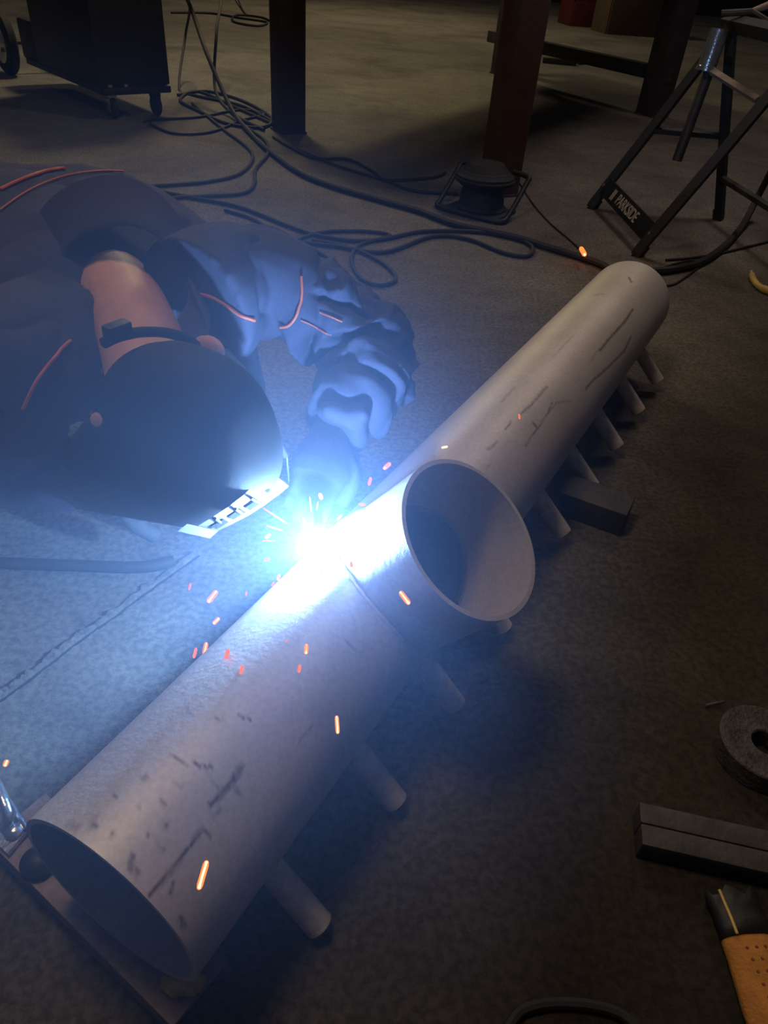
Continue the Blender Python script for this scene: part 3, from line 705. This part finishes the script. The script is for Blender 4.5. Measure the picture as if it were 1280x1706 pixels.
ws = MB().ring(wq + Z_ * WR - e1 * 0.03, e1, [(0.115, 0), (WR - 0.012, 0), (WR, 0.012), (WR, 0.05), (WR - 0.012, 0.062), (0.115, 0.062)], 40).build('wheel', m_rubber, wm_)
MB().ring(wq + Z_ * WR - e1 * 0.028, e1, [(0.02, -0.012), (0.05, -0.012), (0.06, 0.004), (0.118, -0.004), (0.118, 0.05), (0.02, 0.05)], 32).build('hub', m_zinc, ws)
wq2 = wq + e1 * 0.42
MB().ring(wq2 + Z_ * WR - e1 * 0.03, e1, [(0.02, 0), (WR - 0.012, 0), (WR, 0.012), (WR, 0.05), (WR - 0.012, 0.062), (0.02, 0.062)], 40).build('wheel', m_rubber, wm_)
MB().tube([wq + Z_ * WR, wq2 + Z_ * WR], 0.014, 10).build('axle', m_darksteel, wm_)

# ------------------------------------------------------------------ posts and workbench
l1, l3 = P(838, 124), P(1085, 192); p1, p2 = P(481, 219), P(829, 322)
wb = thing('steel_table', (l1 + l3 + p1 + p2) / 4, 'big steel table standing behind the cables on brown and red-stained legs', 'table')
bd_ = (l3 - l1).normalized(); ra = Matrix.Rotation(math.atan2(bd_.y, bd_.x), 3, 'Z')
for q, wd, ang, m in ((p1, 0.15, math.radians(32), m_brownpost), (p2, 0.14, math.radians(28), m_redpost), (l1, 0.17, None, m_brownpost), (l3, 0.17, None, m_brownpost)):
    rot = ra if ang is None else Matrix.Rotation(ang, 3, 'Z')
    lg = MB().box(q + Z_ * 0.43, (wd, wd, 0.86), rot, 0.01).build('leg', m, wb)
    if m is m_redpost: lg['label'] = 'leg with worn red paint'
    MB().box(q + Z_ * 0.006, (wd * 1.06, wd * 1.06, 0.012), rot, 0.002).build('base_plate', m, lg)
MB().box((l1 + l3) / 2 + Z_ * 0.27 - bd_ * 0.08, ((l3 - l1).length + 0.35, 0.09, 0.09), ra, 0.006).build('rail', m_darksteel, wb)
tc_ = (l1 + l3 + p1 + p2) / 4
tpm = MB(); crn = [tc_ + (q - tc_) * 1.07 for q in (p1, p2, l3, l1)]
tpm.loft([[q + Z_ * (z - q.z) for q in crn] for z in (0.86, 0.90)], True, True).build('tabletop', m_darksteel, wb, smooth=False)
bar_between(P(905, 99, .03), P(960, 104, .03), 0.07, 0.05, 0.0, 'steel_offcut', m_black, 'short black steel offcut on the floor behind the red-stained table leg', 'steel bar')
bar_between(P(962, 102, .03), P(1014, 95, .03), 0.06, 0.04, 0.0, 'steel_offcut', m_redpost, 'short reddish steel offcut on the floor touching the black offcut', 'steel bar')
# dim crates in the dark far right corner
for (x, y, w_, h_, m, lb, nm, ct) in ((968, 22, 0.5, 0.36, mat('red_plastic', (0.11, 0.014, 0.016), 0.6), 'dull red plastic crate far back above the low table rail', 'crate', 'crate'),
                         (1045, 46, 0.9, 0.7, mat('brown_board', (0.10, 0.065, 0.035), 0.8), 'brown wooden crate far back between the far table legs', 'crate', 'crate'),
                         (1000, 30, 0.45, 0.5, mat('blue_black_drum', (0.03, 0.035, 0.05), 0.6), 'dark blue box far back between the red and brown crates', 'crate', 'crate')):
    p = P(x, y); d = (p - _C); d.z = 0; p = _C + d * ((15.0 if 'red' in lb[:10] else 16.5 if 'blue' in lb else 14.2) / d.length); p.z = 0
    cr = thing(nm, p, lb, ct); r_ = Matrix.Rotation(0.2, 3, 'Z')
    bxm = MB()
    for sx in (-1, 1):
        bxm.box(p + r_ @ Vector((sx * w_ / 2, 0, h_ / 2)), (0.04, 0.6, h_), r_, 0.004)
        bxm.box(p + r_ @ Vector((0, sx * 0.3, h_ / 2)), (w_, 0.04, h_), r_, 0.004)
    bxm.box(p + Z_ * 0.03, (w_, 0.6, 0.05), r_).build('body', m, cr)
    MB().box(p + Z_ * (h_ + 0.01), (w_ + 0.04, 0.64, 0.05), r_, 0.006).build('lid', m, cr)

# ------------------------------------------------------------------ cable reel on a tube frame at the foot of the red post
rq = P(800, 352); fx = (P(850, 372) - P(745, 345)).normalized(); fx.z = 0; fy = Vector((-fx.y, fx.x, 0)); rr_ = Matrix((fx, fy, Z_)).transposed()
rl = thing('cable_reel', rq, 'squat black cable reel in a tubular frame at the foot of the red-stained table leg', 'cable reel')
MB().ring(rq + Z_ * 0.012, Z_, [(0, 0), (0.105, 0), (0.11, 0.01), (0.098, 0.02), (0.088, 0.10), (0, 0.10)], 36).build('drum', m_black, rl)
MB().ring(rq + Z_ * 0.11, Z_, [(0, 0), (0.105, 0), (0.125, 0.015), (0.125, 0.04), (0.10, 0.055), (0.075, 0.085), (0, 0.09)], 36).build('flange', m_rubber, rl)
MB().box(rq + Z_ * 0.008 - fy * 0.02, (0.26, 0.22, 0.012), rr_, 0.004).build('base_plate', m_darksteel, rl)
cl_ = MB()
for i in range(4): cl_.tube([rq + Z_ * (0.135 + 0.012 * i) + Vector((math.cos(a), math.sin(a), 0)) * (0.123 - 0.012 * i) for a in [k * math.pi / 16 for k in range(33)]], 0.007, 8)
cl_.build('wound_cable', m_cable, rl)
for sx in (-1, 1):
    x = 0.165 * sx
    pts = [rq + fx * x * 0.5 + fy * 0.10 + Z_ * 0.16, rq + fx * x * 0.95 + fy * 0.09 + Z_ * 0.155, rq + fx * x + fy * 0.06 + Z_ * 0.13, rq + fx * x + fy * -0.06 + Z_ * 0.035, rq + fx * x * 0.92 - fy * 0.11 + Z_ * 0.012, rq + fx * x * 0.4 - fy * 0.125 + Z_ * 0.011, rq - fy * 0.125 + Z_ * 0.011]
    MB().tube(spline(pts, 5), 0.011, 10).build('frame_tube', m_black, rl)

# ------------------------------------------------------------------ folding trestle at the right
A, B_, Cc = P(985, 347), P(1060, 426), P(1197, 366); Dd = B_ + (Cc - A); TA = Vector((1.205, 3.53, 0.735)); TB = TA + (B_ - A)
ts = thing('folding_trestle', (A + Dd) / 2, 'black folding steel trestle with a name plate between its near legs', 'trestle')
for f0, t0 in ((A, TA), (B_, TB), (Cc, TA), (Dd, TB)):
    d = (t0 - f0).normalized()
    lg = MB().tube([f0 + Z_ * 0.012, f0 + (t0 - f0) * 0.5, t0], 0.024, 4, up=(A - B_)).build('leg', m_black, ts, smooth=False)
    MB().tube([f0 - Z_ * 0.001, f0 + d * 0.05], 0.027, 4, up=(A - B_)).build('foot_cap', m_rubber, lg, smooth=False)
MB().tube([TA + (TA - TB) * 0.08, TB - (TA - TB) * 0.08], 0.032, 4, up=(0.3, 0.3, 1)).build('top_beam', m_black, ts, smooth=False)
def on_leg(f0, t0, u): return f0 + (t0 - f0) * u
MB().tube([on_leg(A, TA, 0.46), on_leg(Cc, TA, 0.46)], 0.014, 6).build('spreader', m_black, ts)
MB().tube([on_leg(Cc, TA, 0.24), on_leg(Dd, TB, 0.24)], 0.016, 6).build('spreader', m_black, ts)
pa, pb = on_leg(A, TA, 0.13), on_leg(B_, TB, 0.11); px_ = (pb - pa).normalized(); pn = px_.cross(TA - A).normalized()
if pn.dot(_C - pa) < 0: pn = -pn
py_ = pn.cross(px_); pr_ = Matrix((px_, py_, pn)).transposed()
pc = (pa + pb) / 2 + pn * 0.012
plate = MB().box(pc, ((pb - pa).length, 0.075, 0.012), pr_, 0.002).build('name_plate', m_black, ts)
def text(body, size, m, c, rot, parent, name):
    cu = bpy.data.curves.new(name, 'FONT'); cu.body = body; cu.size = size; cu.align_x = 'CENTER'; cu.align_y = 'CENTER'; cu.extrude = 0.0006; cu.offset = size * 0.012
    o = bpy.data.objects.new(name, cu); COL.objects.link(o)
    me = bpy.data.meshes.new_from_object(o); bpy.data.objects.remove(o)
    me.transform(Matrix.Translation(c) @ rot.to_4x4()); return link(name, me, m, parent)
m_letter = mat('letter_paint', (0.52, 0.40, 0.28), 0.6, 0, 0.1, 30, 0)
text('PARKSIDE', 0.060, m_letter, pc + pn * 0.0068 + px_ * 0.02, pr_, plate, 'lettering')
lm = MB()
for i in range(3):
    lm.box(pc + pn * 0.0068 - px_ * (0.155 + 0.012 * i), (0.007, 0.045, 0.001), pr_)
lm.build('emblem', m_letter, plate, smooth=False)
for q in (pa, pb): MB().ring(q + pn * 0.02, pn, [(0, 0), (0.009, 0), (0.008, 0.005), (0, 0.006)], 12).build('rivet', m_zinc, plate)

# things leaning on / clamped to the trestle
q0 = _C + ray(1128, 268) * 3.55; q1 = _C + ray(1184, 112) * 3.55
st_ = thing('prop_tube', (q0.x, q0.y, q0.z), 'grey tube with a shiny chrome sleeve hanging from the trestle top', 'tube')
MB().tube([q0, q0 + (q1 - q0) * 1.02], 0.020, 14).build('tube', m_darksteel, st_)
q2 = _C + ray(1176, 118) * 3.52; q3 = _C + ray(1200, 48) * 3.52
MB().tube([q2, q2 + (q3 - q2) * 0.1, q2 + (q3 - q2) * 0.12, q3], [0.040, 0.040, 0.034, 0.034], 20).build('chrome_sleeve', m_zinc, st_)
q4 = _C + ray(1186, 118) * 3.5; q5 = _C + ray(1262, 166) * 3.42
wt = MB(); d = (q5 - q4); wt.tube([q4, (q4 + q5) / 2, q5], 0.020, 4, flat=0.7).build('wooden_batten', m_wood, smooth=False)
tag(COL.objects['wooden_batten'], 'short pale wooden batten clamped across the trestle below the chrome sleeve', 'wooden batten')
gt = thing('screw_clamp', TA, 'small metal screw clamp with a pale handle on top of the trestle', 'clamp')
MB().tube([TA + Vector((-0.06, -0.02, 0.03)), TA + Vector((0.04, -0.06, 0.045)), TA + Vector((0.10, -0.09, 0.02))], 0.012, 8).build('jaw', m_darksteel, gt)
MB().tube([TA + Vector((0.03, -0.05, 0.04)), TA + Vector((0.15, -0.04, 0.09))], [0.010, 0.016], 10).build('handle', m_wood, gt)

# ------------------------------------------------------------------ right side floor items
fq = P(1263, 1259, 0.0)
fg = MB().ring(fq, Z_, [(0.020, 0), (0.063, 0), (0.065, 0.002), (0.065, 0.033), (0.063, 0.035), (0.056, 0.0355), (0.052, 0.034), (0.022, 0.034), (0.020, 0.032)], 56).build('steel_flange', mat('grimy_steel', (0.075, 0.064, 0.062), 0.6, 0.3, 0.5, 40, 0.4))
tag(fg, 'thick round steel flange with a centre hole lying on the floor at right edge', 'flange')
b0, b1 = P(1068, 1374, 0.03), P(1290, 1424, 0.03); bt = (b1 - b0).normalized(); bq = Vector((-bt.y, bt.x, 0))
wdt = abs((P(1072, 1405, 0.034) - P(1068, 1333, 0.034)).dot(bq)) / 2
for sg, lb in ((1, 'dark square steel bar at right edge, the one nearer the flange of the pair'), (-1, 'dark square steel bar at right edge, the one nearer the orange glove of the pair')):
    c0 = P(1068, 1370, 0.034) + bq * (wdt * 0.5 * sg); c0.z = 0; c1 = c0 + bt * 0.62
    tag(bar_between(c0, c1, wdt * 0.965, 0.034, 0.0, 'steel_bar', m_barsteel, None, None), lb, 'steel bar', 'square steel bars on the floor')
rod = MB().tube([P(1176, 1175, 0.004), P(1206, 1168, 0.004)], [0.0022, 0.0014], 8).build('rod_stub', m_zinc)
tag(rod, 'tiny bright wire stub on bare floor left of the round flange', 'wire stub')
# dotted orange work glove with a dark knitted cuff, fingers beyond the lower edge
g0 = P(1236, 1512, 0.03); g1 = P(1322, 1716, 0.03); gd = (g1 - g0).normalized(); gs = Vector((gd.y, -gd.x, 0)); gs = gs if gs.x > 0 else -gs
gv = thing('work_glove', Vector((g1.x, g1.y, 0)), 'orange dotted work glove with a dark cuff lying at the lower right corner', 'glove')
def grow(u, w_, h_): return [g0 + gd * u + gs * (w_ * math.cos(a)) + Vector((0, 0, h_ * math.sin(a) - 0.03 + h_)) for a in [2 * math.pi * k / 20 for k in range(20)]]
gb = MB(); gb.loft([grow(0.028, 0.034, 0.017), grow(0.05, 0.036, 0.019), grow(0.10, 0.042, 0.020), grow(0.15, 0.045, 0.019), grow(0.19, 0.044, 0.016), grow(0.20, 0.040, 0.013)], True, True)
for k in range(4):
    o_ = g0 + gd * 0.19 + gs * (-0.032 + 0.0215 * k) + Vector((0, 0, -0.03 + 0.012))
    gb.tube([o_, o_ + gd * 0.03 + gs * 0.002 * (k - 1.5), o_ + gd * (0.072, 0.082, 0.078, 0.06)[k] + gs * 0.006 * (k - 1.5)], [0.0115, 0.011, 0.008], 12)
o_ = g0 + gd * 0.10 + gs * 0.038 + Vector((0, 0, -0.016)); gb.tube([o_ - gs * 0.02, o_ + gs * 0.012 + gd * 0.03, o_ + gs * 0.020 + gd * 0.06], [0.014, 0.013, 0.009], 12)
gl = link('hand_part', remesh(gb, 0.003, 3), m_orange, gv)
dm = MB()
bv2 = BVHTree.FromPolygons([v.co for v in gl.data.vertices], [p.vertices for p in gl.data.polygons])
for i in range(12):
    for j in range(5):
        s_ = g0 + gd * (0.045 + 0.0125 * i) + gs * (-0.016 + 0.0105 * j) + Vector((0, 0, 0.2))
        h_, n_, _, _ = bv2.ray_cast(s_, Vector((0, 0, -1)))
        if h_: dm.ring(h_ - n_ * 0.0005, n_, [(0, 0), (0.0022, 0), (0.0015, 0.0012), (0, 0.0014)], 8)
dm.build('grip_dots', mat('dot_rubber', (0.16, 0.05, 0.02), 0.7), gl)
cf = MB(); cr_ = []
for u, w_, h_ in ((-0.020, 0.033, 0.017), (-0.004, 0.031, 0.016), (0.012, 0.032, 0.017), (0.030, 0.0345, 0.018)):
    r_ = grow(u, w_, h_)
    if u < -0.01: r_ = [p + gd * 0.006 * math.sin(6 * 2 * math.pi * k / 20) for k, p in enumerate(r_)]
    cr_.append(r_)
cf.loft(cr_, True, False)
cfo = cf.build('cuff', m_black, gv); sdm = cfo.modifiers.new('thick', 'SOLIDIFY'); sdm.thickness = 0.002
hl = [grow(u, w_ + 0.001, h_ + 0.001)[7] for u, w_, h_ in ((-0.020, 0.033, 0.017), (-0.004, 0.031, 0.016), (0.012, 0.032, 0.017), (0.030, 0.0345, 0.018))]
MB().tube(hl, 0.0018, 6).build('cuff_seam', m_yellow, gv)
yq = [P(1252, 452, 0.012), P(1256, 466, 0.014), P(1268, 479, 0.014), P(1292, 488, 0.013)]
yo = MB().tube(spline(yq, 6), [0.005] * 3 + [0.011] * 10 + [0.013] * 6, 12).build('curved_handle', m_yellow)
tag(yo, 'curved yellow handle lying on the floor at the right edge beyond the pipe', 'handle')

# ------------------------------------------------------------------ sparks in the air
m_spark = emit('spark_hot', (1.0, 0.15, 0.03), 2.4)
m_spark2 = emit('spark_mid', (1.0, 0.14, 0.05), 1.6)
m_core = emit('spark_core', (1.0, 0.66, 0.36), 2.2)
near = 'short orange spark flying close around the white arc'
SPK = [((331, 1482), (345, 1434), 12, .30, 3, 'longest orange spark, above the near end of the big pipe'),
    ((561, 1193), (563, 1222), 8, .30, 3, 'upright orange spark above the pipe, level with the second nearest stub'),
    ((667, 986), (682, 1006), 10, .34, 3, 'bright orange spark beside the lower left rim of the open branch'),
    ((347, 1003), (361, 985), 10, .20, 3, 'bright slanted orange spark over the floor under the mask strip'),
    ((356, 1039), (365, 1030), 8, .20, 3, 'small slanted orange spark just below the bright slanted one under the mask'),
    ((340, 1091), (344, 1071), 8, .22, 3, 'upright orange spark at the left pipe edge, right one of two side by side'),
    ((323, 1096), (327, 1080), 6, .18, 2, 'upright dull orange spark at the left pipe edge, left one of two side by side'),
    ((377, 1098), (380, 1082), 8, .27, 2, 'orange spark with a glow close over the left flank of the pipe'),
    ((401, 1123), (404, 1109), 6, .27, 2, 'dull orange spark over the pipe, lowest of the cluster left of its middle'),
    ((510, 1089), (511, 1074), 8, .32, 3, 'upright orange spark over the pipe middle, upper one of a close pair'),
    ((498, 1120), (500, 1108), 6, .30, 2, 'dull orange spark over the pipe middle, lower one of a close pair'),
    ((587, 948), (585, 936), 7, .32, 3, 'orange spark between the white arc and the open branch'),
    ((315, 983), (318, 972), 4, .14, 2, 'faint red spark over the floor, farthest left below the mask'),
    ((410, 993), (411, 986), 3, .20, 2, 'faint tiny red spark over the floor between arc and slanted sparks'),
    ((968, 413), (975, 425), 9, .05, 3, 'glowing orange ember on the cable near the far pipe end'),
    ((640, 781), (650, 772), 8, .31, 3, 'orange spark above the far rim of the open branch'),
    ((615, 808), (618, 796), 6, .30, 2, 'orange spark up right of the arc, second from the branch rim'),
    ((598, 840), (609, 841), 5, .30, 2, 'level orange spark between arc and upper branch edge'),
    ((8, 1276), (12, 1267), 9, .16, 3, 'orange spark at the left edge above the earth clamp'),
    ((865, 690), (866, 698), 3, .34, 2, 'lone small red spark over the far half of the pipe'),
    ((475, 1070), (480, 1066), 2, .30, 2, 'tiny red fleck over the pipe right of the sparks cluster'),
    ((736, 746), (746, 744), 4, .345, 4, 'pale yellow fleck just beyond the top of the open branch'),
    ((536, 957), (535, 947), 6, .28, 3, near), ((463, 966), (466, 957), 6, .24, 3, near), ((453, 976), (457, 970), 4, .24, 2, near),
    ((441, 934), (449, 930), 6, .24, 2, near), ((443, 897), (450, 890), 6, .25, 3, near), ((437, 901), (459, 901), 2, .25, 2, near),
    ((444, 876), (471, 884), 3, .25, 2, near), ((438, 846), (478, 872), 3, .25, 2, near), ((516, 827), (519, 852), 3, .26, 2, near),
    ((533, 823), (536, 831), 8, .26, 3, near), ((530, 836), (526, 862), 3, .26, 2, near), ((505, 862), (513, 882), 4, .26, 3, near),
    ((575, 880), (597, 868), 3, .29, 2, near), ((529, 793), (530, 803), 2, .26, 2, near), ((562, 866), (570, 858), 4, .28, 3, near)]
for (x0, y0), (x1, y1), wpx, z, k, lb in SPK:
    a, b_ = P(x0, y0, z), P(x1, y1, z)
    wpx *= 0.85; mdp = (a + b_) / 2; depth = (mdp - _C).dot(_F); r = wpx / 2 * depth / FPX
    a = mdp + (a - mdp); L = (b_ - a).length
    u = Vector((0, 0, 1))
    pts = [a + (b_ - a) * f for f in (0, 0.04, 0.15, 0.5, 0.85, 0.96, 1)]
    if wpx >= 5 and k == 3:
        o = thing('spark', mdp, lb, 'spark', 'welding sparks around the arc' if lb == near else 'orange sparks over the pipe and floor')
        MB().tube(pts, [r * q for q in (0.35, 0.75, 1, 1, 1, 0.75, 0.35)], 10).build('rim', m_spark, o)
        o2 = MB().tube([p + (_C - p).normalized() * r * 0.7 for p in pts[1:-1]], [r * 0.48] * 5, 8).build('core', m_core, o)
    else:
        o = MB().tube(pts, [r * q for q in (0.35, 0.75, 1, 1, 1, 0.75, 0.35)], 8).build('spark', m_core if k == 4 else m_spark if k == 3 else m_spark2)
        tag(o, lb, 'spark', 'welding sparks around the arc' if lb == near else 'orange sparks over the pipe and floor')

# ------------------------------------------------------------------ welding smoke, spread and tinted to mimic lens glare of the arc
SMR = 0.54
m_glare_smoke = bpy.data.materials.new('glare_fume'); m_glare_smoke.use_nodes = True
nt = m_glare_smoke.node_tree; nt.nodes.clear()
out = nt.nodes.new('ShaderNodeOutputMaterial'); vs = nt.nodes.new('ShaderNodeVolumeScatter')
vs.inputs['Anisotropy'].default_value = 0.0
tc = nt.nodes.new('ShaderNodeTexCoord'); ln = nt.nodes.new('ShaderNodeVectorMath'); ln.operation = 'LENGTH'
nt.links.new(tc.outputs['Object'], ln.inputs[0])
dr_ = nt.nodes.new('ShaderNodeValToRGB'); cr2 = nt.nodes.new('ShaderNodeValToRGB')
dv = nt.nodes.new('ShaderNodeMath'); dv.operation = 'DIVIDE'; dv.inputs[1].default_value = SMR
nt.links.new(ln.outputs['Value'], dv.inputs[0])
for rmp, stops in ((dr_, [(0.0, (0.55, 0.55, 0.55)), (0.35, (0.8, 0.8, 0.8)), (0.6, (0.7, 0.7, 0.7)), (0.82, (0.16, 0.16, 0.16)), (1.0, (0, 0, 0))]),
                   (cr2, [(0.0, (0.55, 0.68, 1)), (0.3, (0.44, 0.60, 1)), (0.7, (0.36, 0.54, 1))])):
    while len(rmp.color_ramp.elements) < len(stops): rmp.color_ramp.elements.new(0.5)
    for e, (p, c_) in zip(rmp.color_ramp.elements, stops): e.position = p; e.color = (*c_, 1)
    nt.links.new(dv.outputs[0], rmp.inputs['Fac'])
ml = nt.nodes.new('ShaderNodeMath'); ml.operation = 'MULTIPLY'; ml.inputs[1].default_value = 0.50
nt.links.new(dr_.outputs['Color'], ml.inputs[0]); nt.links.new(ml.outputs[0], vs.inputs['Density']); nt.links.new(cr2.outputs['Color'], vs.inputs['Color'])
nt.links.new(vs.outputs[0], out.inputs['Volume'])
m_glare_smoke.cycles.volume_sampling = 'EQUIANGULAR'; m_glare_smoke.cycles.volume_step_rate = 0.5
bm = bmesh.new(); bmesh.ops.create_icosphere(bm, subdivisions=4, radius=SMR)
me = bpy.data.meshes.new('glare_smoke'); bm.to_mesh(me); bm.free()
smo = link('glare_smoke', me, m_glare_smoke); smo.location = ARC + Vector((-0.15, -0.13, 0.06))
tag(smo, 'thin blue welding smoke, spread to mimic lens glare around the arc', 'smoke', kind='stuff')
